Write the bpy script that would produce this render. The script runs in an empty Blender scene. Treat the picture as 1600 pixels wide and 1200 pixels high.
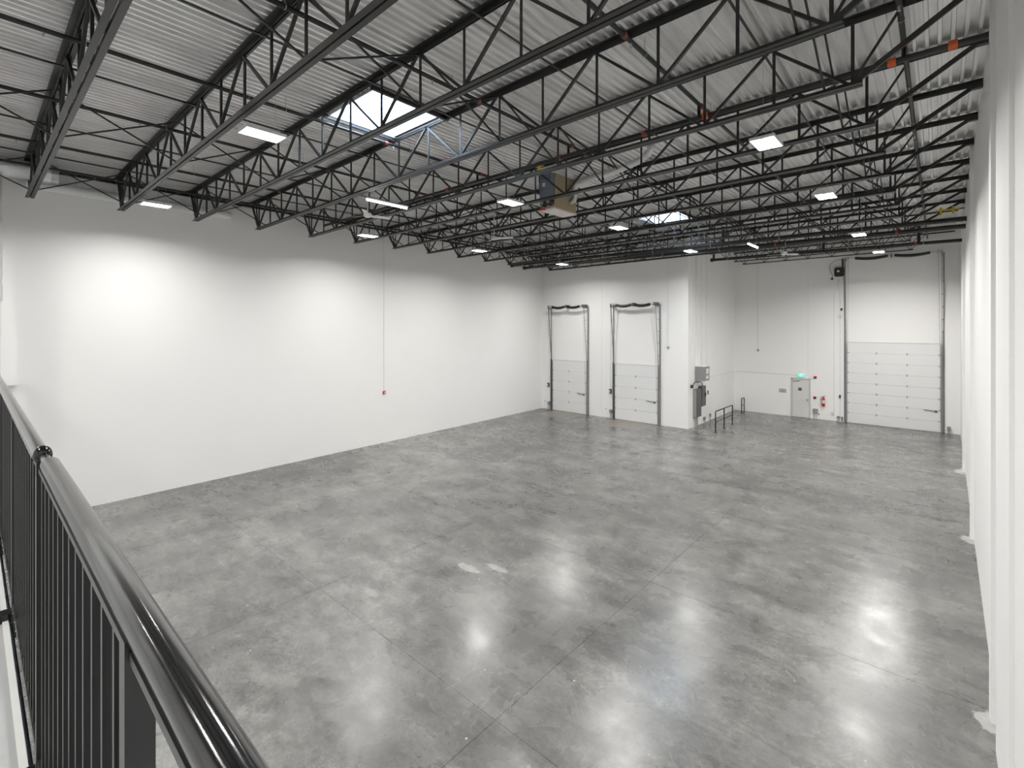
import bpy, math, random
from mathutils import Vector, Matrix
random.seed(7)
SC = bpy.context.scene
COL = SC.collection
R = math.radians
H = 5.2            # eye height above the warehouse floor
MEZ = 3.64         # mezzanine floor level

# ------------------------------------------------------------------ camera, world, exposure
cam = bpy.data.cameras.new('camera')
cam.sensor_width = 36.0
cam.lens = 752.0 / 1600.0 * 36.0
cam.shift_y = -92.0 / 1600.0
cam.clip_start = 0.02
cam.clip_end = 200
co = bpy.data.objects.new('camera', cam)
COL.objects.link(co)
co.location = (0, 0, H)
co.rotation_euler = (R(90), 0, R(41.5))
SC.camera = co

world = bpy.data.worlds.new('world')
SC.world = world
world.use_nodes = True
wn = world.node_tree
bg = wn.nodes['Background']
bg.inputs[0].default_value = (0.62, 0.78, 1.0, 1)
bg.inputs[1].default_value = 22.0

SC.view_settings.view_transform = 'Standard'
SC.view_settings.look = 'None'
SC.view_settings.gamma = 1.0
SC.view_settings.use_curve_mapping = False
SC.view_settings.exposure = 0.0
SC.cycles.max_bounces = 12
SC.cycles.diffuse_bounces = 8
SC.cycles.glossy_bounces = 5
SC.cycles.sample_clamp_indirect = 6.0
SC.cycles.use_denoising = True
LAMP = 14.0        # glow of the LED panels themselves
LED_W = 172.0      # light thrown by each high bay
LED_SPREAD = 160   # degrees

# ------------------------------------------------------------------ materials
def new_mat(name):
    m = bpy.data.materials.new(name)
    m.use_nodes = True
    return m, m.node_tree, m.node_tree.nodes['Principled BSDF']

def noise_mat(name, c1, c2, rough=0.5, metal=0.0, scale=4.0, detail=4.0, bump=0.0, rough2=None, spec=None):
    m, nt, b = new_mat(name)
    tc = nt.nodes.new('ShaderNodeTexCoord')
    nz = nt.nodes.new('ShaderNodeTexNoise')
    nz.inputs['Scale'].default_value = scale
    nz.inputs['Detail'].default_value = detail
    nt.links.new(tc.outputs['Object'], nz.inputs['Vector'])
    mx = nt.nodes.new('ShaderNodeMix')
    mx.data_type = 'RGBA'
    mx.inputs[6].default_value = (*c1, 1)
    mx.inputs[7].default_value = (*c2, 1)
    nt.links.new(nz.outputs['Fac'], mx.inputs[0])
    nt.links.new(mx.outputs[2], b.inputs['Base Color'])
    b.inputs['Roughness'].default_value = rough
    b.inputs['Metallic'].default_value = metal
    if spec is not None:
        b.inputs['Specular IOR Level'].default_value = spec
    if rough2 is not None:
        mr = nt.nodes.new('ShaderNodeMapRange')
        mr.inputs['To Min'].default_value = rough
        mr.inputs['To Max'].default_value = rough2
        nt.links.new(nz.outputs['Fac'], mr.inputs['Value'])
        nt.links.new(mr.outputs[0], b.inputs['Roughness'])
    if bump:
        bp = nt.nodes.new('ShaderNodeBump')
        bp.inputs['Strength'].default_value = bump
        bp.inputs['Distance'].default_value = 0.01
        nt.links.new(nz.outputs['Fac'], bp.inputs['Height'])
        nt.links.new(bp.outputs[0], b.inputs['Normal'])
    return m

def emit_mat(name, col, s):
    m, nt, b = new_mat(name)
    b.inputs['Base Color'].default_value = (*col, 1)
    b.inputs['Emission Color'].default_value = (*col, 1)
    b.inputs['Emission Strength'].default_value = s
    return m

M = {}
M['wall'] = noise_mat('white_wall_paint', (0.86, 0.853, 0.84), (0.885, 0.878, 0.865), 0.55, scale=0.8, bump=0.05)
M['wall_lower'] = M['wall']
M['black_steel'] = noise_mat('charcoal_joist_paint', (0.014, 0.0135, 0.013), (0.026, 0.0255, 0.025), 0.42, scale=6)
M['black_pipe'] = noise_mat('black_pipe_paint', (0.008, 0.008, 0.008), (0.018, 0.017, 0.016), 0.4, scale=8)
M['rail_black'] = noise_mat('gloss_black_rail', (0.004, 0.004, 0.004), (0.007, 0.007, 0.008), 0.10, scale=12, rough2=0.16)
M['bal_black'] = noise_mat('satin_black_baluster', (0.010, 0.010, 0.011), (0.017, 0.017, 0.018), 0.34, scale=12)
M['galv'] = noise_mat('galvanised_hardware', (0.42, 0.43, 0.43), (0.58, 0.58, 0.58), 0.42, 0.75, scale=14)
M['grey_metal'] = noise_mat('grey_painted_cabinet', (0.24, 0.24, 0.235), (0.28, 0.28, 0.275), 0.5, scale=5)
M['dark_grey'] = noise_mat('dark_grey_metal', (0.09, 0.09, 0.09), (0.13, 0.13, 0.13), 0.5, scale=5)
M['track'] = noise_mat('zinc_door_track', (0.30, 0.30, 0.30), (0.40, 0.40, 0.40), 0.45, 0.5, scale=6)
M['door_panel'] = noise_mat('door_panel_offwhite', (0.74, 0.745, 0.74), (0.77, 0.775, 0.77), 0.5, scale=2)
M['man_door'] = noise_mat('personnel_door_grey', (0.64, 0.64, 0.625), (0.67, 0.67, 0.655), 0.5, scale=2)
M['door_frame'] = noise_mat('door_frame_grey', (0.50, 0.50, 0.49), (0.53, 0.53, 0.52), 0.5, scale=2)
M['orange'] = noise_mat('orange_coupling', (0.55, 0.09, 0.015), (0.65, 0.13, 0.02), 0.5, scale=9)
M['rust'] = noise_mat('rust_red_coupling', (0.20, 0.05, 0.03), (0.30, 0.08, 0.05), 0.6, scale=9)
M['yellow'] = noise_mat('yellow_gas_paint', (0.65, 0.48, 0.03), (0.75, 0.58, 0.05), 0.5, scale=9)
M['red'] = noise_mat('red_enamel', (0.50, 0.015, 0.02), (0.60, 0.02, 0.03), 0.35, scale=9)
M['tan'] = noise_mat('tan_heater_casing', (0.30, 0.24, 0.15), (0.35, 0.28, 0.18), 0.5, scale=3)
M['pale_pink'] = noise_mat('pale_heater_base', (0.66, 0.60, 0.57), (0.72, 0.66, 0.63), 0.5, scale=3)
M['blue_grey'] = noise_mat('blue_grey_casing', (0.13, 0.16, 0.20), (0.18, 0.21, 0.25), 0.5, scale=5)
M['foil'] = noise_mat('crinkled_foil', (0.72, 0.72, 0.72), (0.92, 0.92, 0.92), 0.32, 0.6, scale=22, bump=1.0)
M['white_metal'] = noise_mat('white_enamel', (0.74, 0.74, 0.73), (0.80, 0.80, 0.79), 0.4, scale=6)
M['white_plastic'] = noise_mat('white_plastic', (0.62, 0.62, 0.60), (0.68, 0.68, 0.66), 0.45, scale=6)
M['mez_floor'] = noise_mat('mezzanine_floor', (0.30, 0.31, 0.31), (0.42, 0.42, 0.42), 0.5, scale=2.5, detail=8)
M['mez_trim'] = noise_mat('pale_edge_angle', (0.66, 0.66, 0.64), (0.74, 0.74, 0.72), 0.35, scale=5)
M['leveler'] = noise_mat('worn_dock_plate', (0.21, 0.195, 0.17), (0.30, 0.27, 0.24), 0.42, 0.2, scale=5, detail=8)
M['led'] = emit_mat('led_panel', (1.0, 0.985, 0.96), LAMP)
M['tube'] = emit_mat('strip_diffuser', (1.0, 0.985, 0.96), LAMP)
M['exit_green'] = emit_mat('exit_sign_green', (0.06, 0.55, 0.40), 1.0)
M['exit_white'] = emit_mat('exit_sign_pictogram', (0.55, 1.0, 0.85), 1.4)
M['sign_black'] = noise_mat('sign_black', (0.02, 0.02, 0.02), (0.03, 0.03, 0.03), 0.5)
M['grout'] = noise_mat('joint_filler', (0.22, 0.213, 0.20), (0.30, 0.29, 0.275), 0.6, scale=6)

# roof deck: galvanised sheet with streaky spangle along the flutes
def deck_mat():
    m, nt, b = new_mat('galvanised_roof_deck')
    N, L = nt.nodes, nt.links
    tc = N.new('ShaderNodeTexCoord')
    mp = N.new('ShaderNodeMapping')
    mp.inputs['Scale'].default_value = (5, 0.5, 1)
    L.new(tc.outputs['Object'], mp.inputs['Vector'])
    nz = N.new('ShaderNodeTexNoise')
    nz.inputs['Scale'].default_value = 1.6
    nz.inputs['Detail'].default_value = 3
    L.new(mp.outputs[0], nz.inputs['Vector'])
    cr = N.new('ShaderNodeValToRGB')
    cr.color_ramp.elements[0].position = 0.35
    cr.color_ramp.elements[0].color = (0.78, 0.78, 0.77, 1)
    cr.color_ramp.elements[1].position = 0.65
    cr.color_ramp.elements[1].color = (0.92, 0.92, 0.91, 1)
    L.new(nz.outputs['Fac'], cr.inputs[0])
    L.new(cr.outputs[0], b.inputs['Base Color'])
    b.inputs['Metallic'].default_value = 0.78
    mr = N.new('ShaderNodeMapRange')
    mr.inputs['To Min'].default_value = 0.27
    mr.inputs['To Max'].default_value = 0.40
    L.new(nz.outputs['Fac'], mr.inputs['Value'])
    L.new(mr.outputs[0], b.inputs['Roughness'])
    return m
M['deck'] = deck_mat()

def floor_mat():
    m, nt, b = new_mat('polished_concrete')
    N, L = nt.nodes, nt.links
    geo = N.new('ShaderNodeNewGeometry')
    def noise(scale, detail, sx=1, sy=1, rough=0.55, dist=0.0, off=(0, 0, 0)):
        mp = N.new('ShaderNodeMapping')
        mp.inputs['Scale'].default_value = (sx, sy, 1)
        mp.inputs['Location'].default_value = off
        L.new(geo.outputs['Position'], mp.inputs['Vector'])
        n = N.new('ShaderNodeTexNoise')
        n.inputs['Scale'].default_value = scale
        n.inputs['Detail'].default_value = detail
        n.inputs['Roughness'].default_value = rough
        n.inputs['Distortion'].default_value = dist
        L.new(mp.outputs[0], n.inputs['Vector'])
        return n.outputs['Fac']
    def ramp(src, stops):
        r = N.new('ShaderNodeValToRGB')
        e = r.color_ramp.elements
        while len(e) < len(stops):
            e.new(0.5)
        for i, (p, c) in enumerate(stops):
            e[i].position = p
            e[i].color = (c, c, c, 1) if not isinstance(c, tuple) else (*c, 1)
        L.new(src, r.inputs[0])
        return r.outputs[0]
    def mix(a, bb, fac, mode='MIX'):
        x = N.new('ShaderNodeMix')
        x.data_type = 'RGBA'
        x.blend_type = mode
        if isinstance(fac, float):
            x.inputs[0].default_value = fac
        else:
            L.new(fac, x.inputs[0])
        for i, v in ((6, a), (7, bb)):
            if isinstance(v, tuple):
                x.inputs[i].default_value = (*v, 1)
            else:
                L.new(v, x.inputs[i])
        return x.outputs[2]
    big = ramp(noise(0.17, 4, 1.0, 0.75, 0.5, 0.3, (2.2, 0.6, 0)), [(0.38, (0.090, 0.0875, 0.082)), (0.50, (0.130, 0.1265, 0.119)), (0.62, (0.178, 0.174, 0.164))])
    med = ramp(noise(0.75, 6, 0.8, 1.5, 0.6, 0.2, (3, 1, 0)), [(0.36, 0.72), (0.64, 1.30)])
    c = mix(big, med, 1.0, 'MULTIPLY')
    cloud = ramp(noise(2.6, 9, 1.0, 1.5, 0.72, 0.0, (1, 9, 0)), [(0.36, 0.72), (0.64, 1.30)])
    c = mix(c, cloud, 1.0, 'MULTIPLY')
    fine = ramp(noise(13, 8, 1, 1, 0.85), [(0.36, 0.66), (0.64, 1.36)])
    c = mix(c, fine, 1.0, 'MULTIPLY')
    # pale trowel streaks and dust
    streak = ramp(noise(1.1, 10, 0.55, 2.0, 0.78, 0.5, (7, 4, 0)), [(0.50, 0.0), (0.72, 0.55)])
    c = mix(c, (0.27, 0.264, 0.25), streak)
    sm = ramp(noise(0.9, 5, 1.4, 0.5, 0.6, 0.3, (11, 2, 0)), [(0.50, 0.0), (0.72, 0.50)])
    c = mix(c, (0.07, 0.068, 0.064), sm)
    # small paint flecks
    vo = N.new('ShaderNodeTexVoronoi')
    vo.inputs['Scale'].default_value = 2.1
    L.new(geo.outputs['Position'], vo.inputs['Vector'])
    fl = ramp(vo.outputs['Distance'], [(0.022, 0.85), (0.04, 0.0)])
    c = mix(c, (0.62, 0.61, 0.59), fl)
    # white overspray worn onto the slab beside each wall pier, and one scuffed paint spill
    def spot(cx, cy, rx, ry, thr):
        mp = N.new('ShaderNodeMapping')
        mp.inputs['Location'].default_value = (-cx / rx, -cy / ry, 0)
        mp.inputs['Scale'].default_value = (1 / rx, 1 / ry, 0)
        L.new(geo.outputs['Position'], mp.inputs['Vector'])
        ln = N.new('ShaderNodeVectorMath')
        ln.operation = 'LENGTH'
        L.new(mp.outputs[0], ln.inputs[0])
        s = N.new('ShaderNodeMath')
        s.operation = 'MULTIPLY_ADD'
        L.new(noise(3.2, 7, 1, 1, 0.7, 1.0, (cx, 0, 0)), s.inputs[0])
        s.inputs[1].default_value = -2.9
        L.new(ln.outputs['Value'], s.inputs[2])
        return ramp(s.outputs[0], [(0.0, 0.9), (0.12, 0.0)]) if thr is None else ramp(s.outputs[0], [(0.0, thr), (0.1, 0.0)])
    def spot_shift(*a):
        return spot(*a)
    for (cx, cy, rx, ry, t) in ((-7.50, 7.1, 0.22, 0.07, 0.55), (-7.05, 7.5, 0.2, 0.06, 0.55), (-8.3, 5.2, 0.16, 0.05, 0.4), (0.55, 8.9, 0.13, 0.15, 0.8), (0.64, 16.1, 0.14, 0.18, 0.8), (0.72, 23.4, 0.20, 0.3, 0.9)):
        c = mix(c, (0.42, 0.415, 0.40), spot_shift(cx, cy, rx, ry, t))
    L.new(c, b.inputs['Base Color'])
    rr = ramp(noise(1.1, 7, 1, 1, 0.65, 0.6, (5, 5, 0)), [(0.3, 0.21), (0.7, 0.34)])
    L.new(rr, b.inputs['Roughness'])
    b.inputs['Specular IOR Level'].default_value = 0.75
    bp = N.new('ShaderNodeBump')
    bp.inputs['Strength'].default_value = 0.04
    bp.inputs['Distance'].default_value = 0.01
    L.new(noise(3.0, 5), bp.inputs['Height'])
    L.new(bp.outputs[0], b.inputs['Normal'])
    return m
M['floor'] = floor_mat()

def dome_mat():
    m = bpy.data.materials.new('acrylic_dome')
    m.use_nodes = True
    nt = m.node_tree
    for n in list(nt.nodes):
        nt.nodes.remove(n)
    out = nt.nodes.new('ShaderNodeOutputMaterial')
    tr = nt.nodes.new('ShaderNodeBsdfTransparent')
    tr.inputs[0].default_value = (0.93, 0.95, 0.97, 1)
    gl = nt.nodes.new('ShaderNodeBsdfGlossy')
    gl.inputs['Roughness'].default_value = 0.1
    mx = nt.nodes.new('ShaderNodeMixShader')
    mx.inputs[0].default_value = 0.06
    nt.links.new(tr.outputs[0], mx.inputs[1])
    nt.links.new(gl.outputs[0], mx.inputs[2])
    nt.links.new(mx.outputs[0], out.inputs[0])
    return m
M['dome'] = dome_mat()

# ------------------------------------------------------------------ mesh helpers
class MB:
    def __init__(s):
        s.v = []; s.f = []; s.smooth = []
    def _add(s, vs, fs, sm=False):
        n = len(s.v)
        s.v += [tuple(v) for v in vs]
        s.f += [tuple(i + n for i in f) for f in fs]
        s.smooth += [sm] * len(fs)
        return s
    def box(s, x0, x1, y0, y1, z0, z1):
        vs = [(x0, y0, z0), (x1, y0, z0), (x1, y1, z0), (x0, y1, z0), (x0, y0, z1), (x1, y0, z1), (x1, y1, z1), (x0, y1, z1)]
        fs = [(0, 3, 2, 1), (4, 5, 6, 7), (0, 1, 5, 4), (1, 2, 6, 5), (2, 3, 7, 6), (3, 0, 4, 7)]
        return s._add(vs, fs)
    def section(s, p, q, prof, up=(0, 0, 1)):
        """extrude a closed 2-D profile (side, up) from p to q"""
        p, q = Vector(p), Vector(q)
        d = (q - p).normalized()
        u = Vector(up)
        u = (u - d * u.dot(d)).normalized()
        w = d.cross(u)
        n = len(prof)
        vs = [p + w * a + u * b for a, b in prof] + [q + w * a + u * b for a, b in prof]
        fs = [(i, (i + 1) % n, (i + 1) % n + n, i + n) for i in range(n)]
        fs += [tuple(range(n - 1, -1, -1)), tuple(range(n, 2 * n))]
        return s._add(vs, fs)
    def bar(s, p, q, w, h, up=(0, 0, 1)):
        return s.section(p, q, [(-w / 2, -h / 2), (w / 2, -h / 2), (w / 2, h / 2), (-w / 2, h / 2)], up)
    def ang(s, p, q, a, t, side=1, vert=1, off=0.0, up=(0, 0, 1)):
        """L section, corner on the line, legs pointing to side and vert"""
        pr = [(0, 0), (a, 0), (a, t), (t, t), (t, a), (0, a)]
        pr = [(off * side + x * side, y * vert) for x, y in pr]
        if side * vert < 0:
            pr.reverse()
        return s.section(p, q, pr, up)
    def tube(s, pts, r, n=10, caps=True, radii=None):
        pts = [Vector(p) for p in pts]
        rings = []
        prev = None
        for i, p in enumerate(pts):
            a = pts[max(i - 1, 0)]; b = pts[min(i + 1, len(pts) - 1)]
            d = (b - a).normalized()
            if prev is None:
                ref = Vector((0, 0, 1)) if abs(d.z) < 0.9 else Vector((1, 0, 0))
                u = (ref - d * ref.dot(d)).normalized()
            else:
                u = (prev - d * prev.dot(d)).normalized()
            prev = u
            w = d.cross(u)
            rr = radii[i] if radii else r
            rings.append([p + (u * math.cos(2 * math.pi * k / n) + w * math.sin(2 * math.pi * k / n)) * rr for k in range(n)])
        vs = [v for g in rings for v in g]
        fs = []
        for i in range(len(rings) - 1):
            for k in range(n):
                k2 = (k + 1) % n
                fs.append((i * n + k, i * n + k2, (i + 1) * n + k2, (i + 1) * n + k))
        s._add(vs, fs, True)
        if caps:
            s._add(rings[0], [tuple(range(n - 1, -1, -1))])
            s._add(rings[-1], [tuple(range(n))])
        return s
    def ball(s, c, r, n=20, m=12, sz=1.0):
        vs = []; fs = []
        for i in range(m + 1):
            t = math.pi * i / m
            for k in range(n):
                p = 2 * math.pi * k / n
                vs.append((c[0] + r * math.sin(t) * math.cos(p), c[1] + r * math.sin(t) * math.sin(p), c[2] + r * math.cos(t) * sz))
        for i in range(m):
            for k in range(n):
                k2 = (k + 1) % n
                fs.append((i * n + k, (i + 1) * n + k, (i + 1) * n + k2, i * n + k2))
        return s._add(vs, fs, True)
    def mesh(s, name, mat):
        me = bpy.data.meshes.new(name)
        me.from_pydata(s.v, [], s.f)
        me.materials.append(M[mat])
        me.polygons.foreach_set('use_smooth', s.smooth)
        me.update()
        return me
    def obj(s, name, mat, parent=None, loc=None):
        return put(name, s.mesh(name, mat), parent, loc)

def put(name, me, parent=None, loc=None, rot=None):
    o = bpy.data.objects.new(name, me)
    COL.objects.link(o)
    o.parent = parent
    if loc is not None:
        o.location = loc
    if rot is not None:
        o.rotation_euler = rot
    return o

def tag(o, label, cat, group=None, kind=None):
    o['label'] = label
    o['category'] = cat
    if group: o['group'] = group
    if kind: o['kind'] = kind
    return o

def thing(name, label, cat, loc=(0, 0, 0), group=None, kind=None, rot=None):
    o = bpy.data.objects.new(name, None)
    COL.objects.link(o)
    o.empty_display_size = 0.1
    o.location = loc
    if rot: o.rotation_euler = rot
    return tag(o, label, cat, group, kind)

def dup(root, loc, label, rot=None):
    r = root.copy(); COL.objects.link(r); r.location = loc; r['label'] = label
    if rot: r.rotation_euler = rot
    for ch in list(root.children):
        c = ch.copy(); COL.objects.link(c); c.parent = r
        for g in ch.children:
            d = g.copy(); COL.objects.link(d); d.parent = c
    return r

ORD = ['first', 'second', 'third', 'fourth', 'fifth', 'sixth', 'seventh', 'eighth', 'ninth', 'tenth', 'eleventh', 'twelfth', 'thirteenth', 'fourteenth']

# ------------------------------------------------------------------ room geometry
def xl(y): return -18.12 - 0.0205 * y       # left wall face
def xr(y): return 0.50 + 0.0098 * y         # right wall face
YD = 23.85      # wall with the two dock doors
YB = 31.2       # far wall of the recess
XC = -9.35      # return wall between them
YM = -5.0       # wall behind the mezzanine
def zb(x): return H + 3.44 + 0.009 * (x + 3)    # underside of bottom chords
JD = 1.0                                         # joist depth
def zd(x): return zb(x) + JD                     # underside of deck
ZT = 9.9

def quad_wall(mb, p, q, z0, z1, t, side):
    """vertical slab from p to q (xy), thickness t toward side"""
    p = Vector((p[0], p[1], 0)); q = Vector((q[0], q[1], 0))
    d = (q - p).normalized()
    n = Vector((-d.y, d.x, 0)) * side * t
    a, b, c, e = p, q, q + n, p + n
    vs = [(v.x, v.y, z) for z in (z0, z1) for v in (a, b, c, e)]
    fs = [(0, 3, 2, 1), (4, 5, 6, 7), (0, 1, 5, 4), (1, 2, 6, 5), (2, 3, 7, 6), (3, 0, 4, 7)]
    mb._add(vs, fs)

# floor slabs with saw-cut joints
floor = thing('floor', 'polished grey concrete warehouse floor cut into large slabs', 'floor', kind='structure')
gr = MB(); gr.box(-20, 1.6, 0.0, 32, -0.20, -0.006)
sub = gr.obj('joint_filler', 'grout', floor)
xs = [-19.2, -13.96, -9.16, -4.36, 1.3]
ys = [0.0, 4.6, 9.15, 13.8, 18.4, 23.0, 27.6, 31.5]
g = 0.0035
for i in range(len(xs) - 1):
    for j in range(len(ys) - 1):
        m_ = MB(); m_.box(xs[i] + g, xs[i + 1] - g, ys[j] + g, ys[j + 1] - g, -0.1, 0)
        m_.obj('slab', 'floor', floor)

# walls
def wall(name, label, segs):
    """segs: list of panels (p, q); each panel a part with a recessed joint"""
    w = thing(name, label, 'wall', kind='structure')
    back = MB(); any_ = False
    for (p, q, z0, z1, t, side) in segs:
        m_ = MB(); quad_wall(m_, p, q, z0, z1, t, side)
        m_.obj('panel', 'wall', w)
    return w

def split(p, q, n_or_list, gap=0.012):
    """panels between p and q broken at fractions"""
    fr = [0] + list(n_or_list) + [1]
    P = Vector(p); Q = Vector(q); Ln = (Q - P).length
    out = []
    for a, b in zip(fr[:-1], fr[1:]):
        ga = gap / 2 / Ln if a > 0 else 0
        gb = gap / 2 / Ln if b < 1 else 0
        out.append((tuple(P.lerp(Q, a + ga)), tuple(P.lerp(Q, b - gb))))
    return out

def make_wall(name, label, p, q, fr, side, z0=-0.1, z1=ZT, t=0.2):
    w = thing(name, label, 'wall', kind='structure')
    for (a, b) in split(p, q, fr):
        m_ = MB(); quad_wall(m_, a, b, z0, z1, t, side); m_.obj('wall_panel', 'wall', w)
    bk = MB()
    d = (Vector(q) - Vector(p)).normalized(); n = Vector((-d.y, d.x)) * side * 0.012
    quad_wall(bk, Vector(p) + n + d * 0.05, Vector(q) + n - d * 0.05, z0 + 0.01, z1 - 0.01, t - 0.03, side)
    # thin backing seen only inside the joints
    if len(fr):
        bk.obj('joint_backing', 'wall', w)
    return w

make_wall('wall_left', 'long white wall on the left of the warehouse', (xl(YM), YM), (xl(YD), YD), (), 1)
make_wall('wall_dock', 'white far wall with the two narrow overhead doors', (xl(YD), YD), (XC, YD), (0.468,), 1)
make_wall('wall_return', 'white return wall carrying the electrical cabinets', (XC, YD + 0.2), (XC, YB), (), 1)
make_wall('wall_back', 'white recessed far wall with the tall overhead door', (XC - 0.2, YB), (1.2, YB), (0.405,), 1)
wr = make_wall('wall_right', 'white wall along the right side with shallow piers', (xr(YM), YM), (xr(YB), YB), (), -1)
for yc in (9.0, 16.3, 23.8):
    m_ = MB(); m_.box(xr(yc) - 0.07, xr(yc) + 0.05, yc - 0.15, yc + 0.15, 0, zd(0) - 0.02)
    m_.obj('pier', 'wall', wr)
m_ = MB(); m_.box(xr(5) - 0.02, xr(5) + 0.05, 6.85, 8.3, 0, zd(0) - 0.02); m_.obj('pier', 'wall', wr)
make_wall('wall_mezzanine', 'white wall behind the mezzanine', (xl(YM) - 0.2, YM), (1.2, YM), (), -1)
m_ = MB(); quad_wall(m_, (xl(0), -0.05), (xr(0), -0.05), -0.1, MEZ - 0.3, 0.15, -1)
tag(m_.obj('wall_below_mezzanine', 'wall'), 'white wall under the mezzanine edge', 'wall', kind='structure')
m_ = MB(); m_.box(xl(0) - 0.05, xl(0) + 0.12, -2.0, 0.86, MEZ, zd(-18))
tag(m_.obj('trim_1', 'wall'), 'white pilaster at the near end of the left wall', 'pilaster', kind='structure')

# mezzanine slab
mz = thing('mezzanine_floor', 'grey mezzanine floor on the near side of the black railing', 'floor', kind='structure')
m_ = MB(); m_.box(xl(0), xr(0), YM, 0.118, MEZ - 0.3, MEZ); m_.obj('floor_slab', 'mez_floor', mz)
m_ = MB(); m_.box(xl(0), xr(0), 0.118, 0.140, MEZ - 0.3, MEZ + 0.012); m_.obj('edge_angle', 'mez_trim', mz)
m_ = MB(); m_.box(xl(0), xr(0), 0.150, 0.156, MEZ - 0.3, MEZ - 0.02); m_.obj('fascia_plate', 'rail_black', mz)

# roof deck: trapezoid flutes running along Y, in 0.914 m sheets, holes for skylights
SKY = [(-9.45, -7.80, 4.98, 6.62), (-9.05, -7.45, 17.95, 19.55)]
ceiling = thing('ceiling', 'ribbed galvanised steel roof deck', 'ceiling', kind='structure')
PITCH, DEP = 0.1524, 0.058
def deck_profile(x0, n):
    pts = []
    for i in range(n):
        x = x0 + i * PITCH
        pts += [(x, 0), (x + 0.044, 0), (x + 0.052, DEP), (x + PITCH - 0.008, DEP)]
    pts.append((x0 + n * PITCH, 0))
    return [(x, zd(x) + z) for x, z in pts]
def sheet(x0, n, y0, y1):
    pr = deck_profile(x0, n)
    m_ = MB()
    k = len(pr)
    vs = [(x, y0, z) for x, z in pr] + [(x, y1, z) for x, z in pr]
    m_._add(vs, [(i, i + 1, i + 1 + k, i + k) for i in range(k - 1)])
    return m_.obj('deck_sheet', 'deck', ceiling)
x = -19.2
while x < 1.2:
    cuts = [(s[2], s[3]) for s in SKY if x + 6 * PITCH > s[0] + 0.02 and x < s[1] - 0.02]
    if not cuts:
        sheet(x, 6, YM, YB + 0.1)
    else:
        # sheets beside an opening are cut flute by flute
        for a in range(6):
            xa = x + a * PITCH
            ys_ = sorted([(s[2], s[3]) for s in SKY if xa + PITCH > s[0] + 0.02 and xa < s[1] - 0.02])
            y = YM
            for (c0, c1) in ys_ + [(YB + 0.1, None)]:
                sheet(xa, 1, y, c0)
                y = c1
    x += 6 * PITCH
# roof membrane above the deck keeps the daylight out
mem = MB()
Zr = ZT - 0.05
def roofbox(x0, x1, y0, y1):
    mem.box(x0, x1, y0, y1, Zr, Zr + 0.1)
yb = [-6, SKY[0][2] - .02, SKY[0][3] + .02, SKY[1][2] - .02, SKY[1][3] + .02, 33]
roofbox(-20, 2, yb[0], yb[1]); roofbox(-20, 2, yb[2], yb[3]); roofbox(-20, 2, yb[4], yb[5])
for s, (a, b) in zip(SKY, ((yb[1], yb[2]), (yb[3], yb[4]))):
    roofbox(-20, s[0] - .02, a, b); roofbox(s[1] + .02, 2, a, b)
mem.obj('roof_membrane', 'mez_trim', ceiling)

# skylights
for i, s in enumerate(SKY):
    t = thing('window_%d' % (i + 1), ('large bright square skylight nearest the railing' if i == 0 else 'small bright skylight far off, near the dock wall'), 'skylight', kind='structure')
    zz = zd(s[0]) - 0.03
    cb = MB()
    cb.box(s[0] - .03, s[0], s[2] - .03, s[3] + .03, zz, ZT + .15)
    cb.box(s[1], s[1] + .03, s[2] - .03, s[3] + .03, zz, ZT + .15)
    cb.box(s[0], s[1], s[2] - .03, s[2], zz, ZT + .15)
    cb.box(s[0], s[1], s[3], s[3] + .03, zz, ZT + .15)
    cb.obj('curb', 'white_metal', t)
    dm = MB(); n = 10
    vs = []; fs = []
    for a in range(n + 1):
        for b in range(n + 1):
            u, v = a / n, b / n
            vs.append((s[0] + (s[1] - s[0]) * u, s[2] + (s[3] - s[2]) * v, ZT + .15 + 0.3 * (math.sin(math.pi * u) * math.sin(math.pi * v)) ** 0.6))
    for a in range(n):
        for b in range(n):
            fs.append((a * (n + 1) + b, (a + 1) * (n + 1) + b, (a + 1) * (n + 1) + b + 1, a * (n + 1) + b + 1))
    dm._add(vs, fs, True)
    dm.obj('acrylic_dome', 'dome', t)
    # structural header angles round the opening
    hd = MB()
    for xx in (s[0] - 0.05, s[1] + 0.05):
        hd.bar((xx, s[2] - 0.1, zd(xx) - 0.05), (xx, s[3] + 0.1, zd(xx) - 0.05), 0.06, 0.08)
    hd.obj('header_angle', 'black_steel', t)
    # a portal guides sky light sampling through the opening
    pl = bpy.data.lights.new('skylight_portal', 'AREA'); pl.shape = 'RECTANGLE'
    pl.size = s[1] - s[0]; pl.size_y = s[3] - s[2]; pl.cycles.is_portal = True
    po = bpy.data.objects.new('skylight_portal', pl); COL.objects.link(po)
    po.location = ((s[0] + s[1]) / 2, (s[2] + s[3]) / 2, ZT + 0.1)

# ------------------------------------------------------------------ roof joists
NODES = [-17.6] + [-0.95 - 2.1225 * i for i in range(7, -1, -1)]
JY = [1.06 + 1.865 * k for k in range(-3, 13)]
SL = 0.009
JT = math.hypot(1, SL)
def z0(x): return SL * x            # local slope about joist origin
ZB0 = zb(0)
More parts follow.
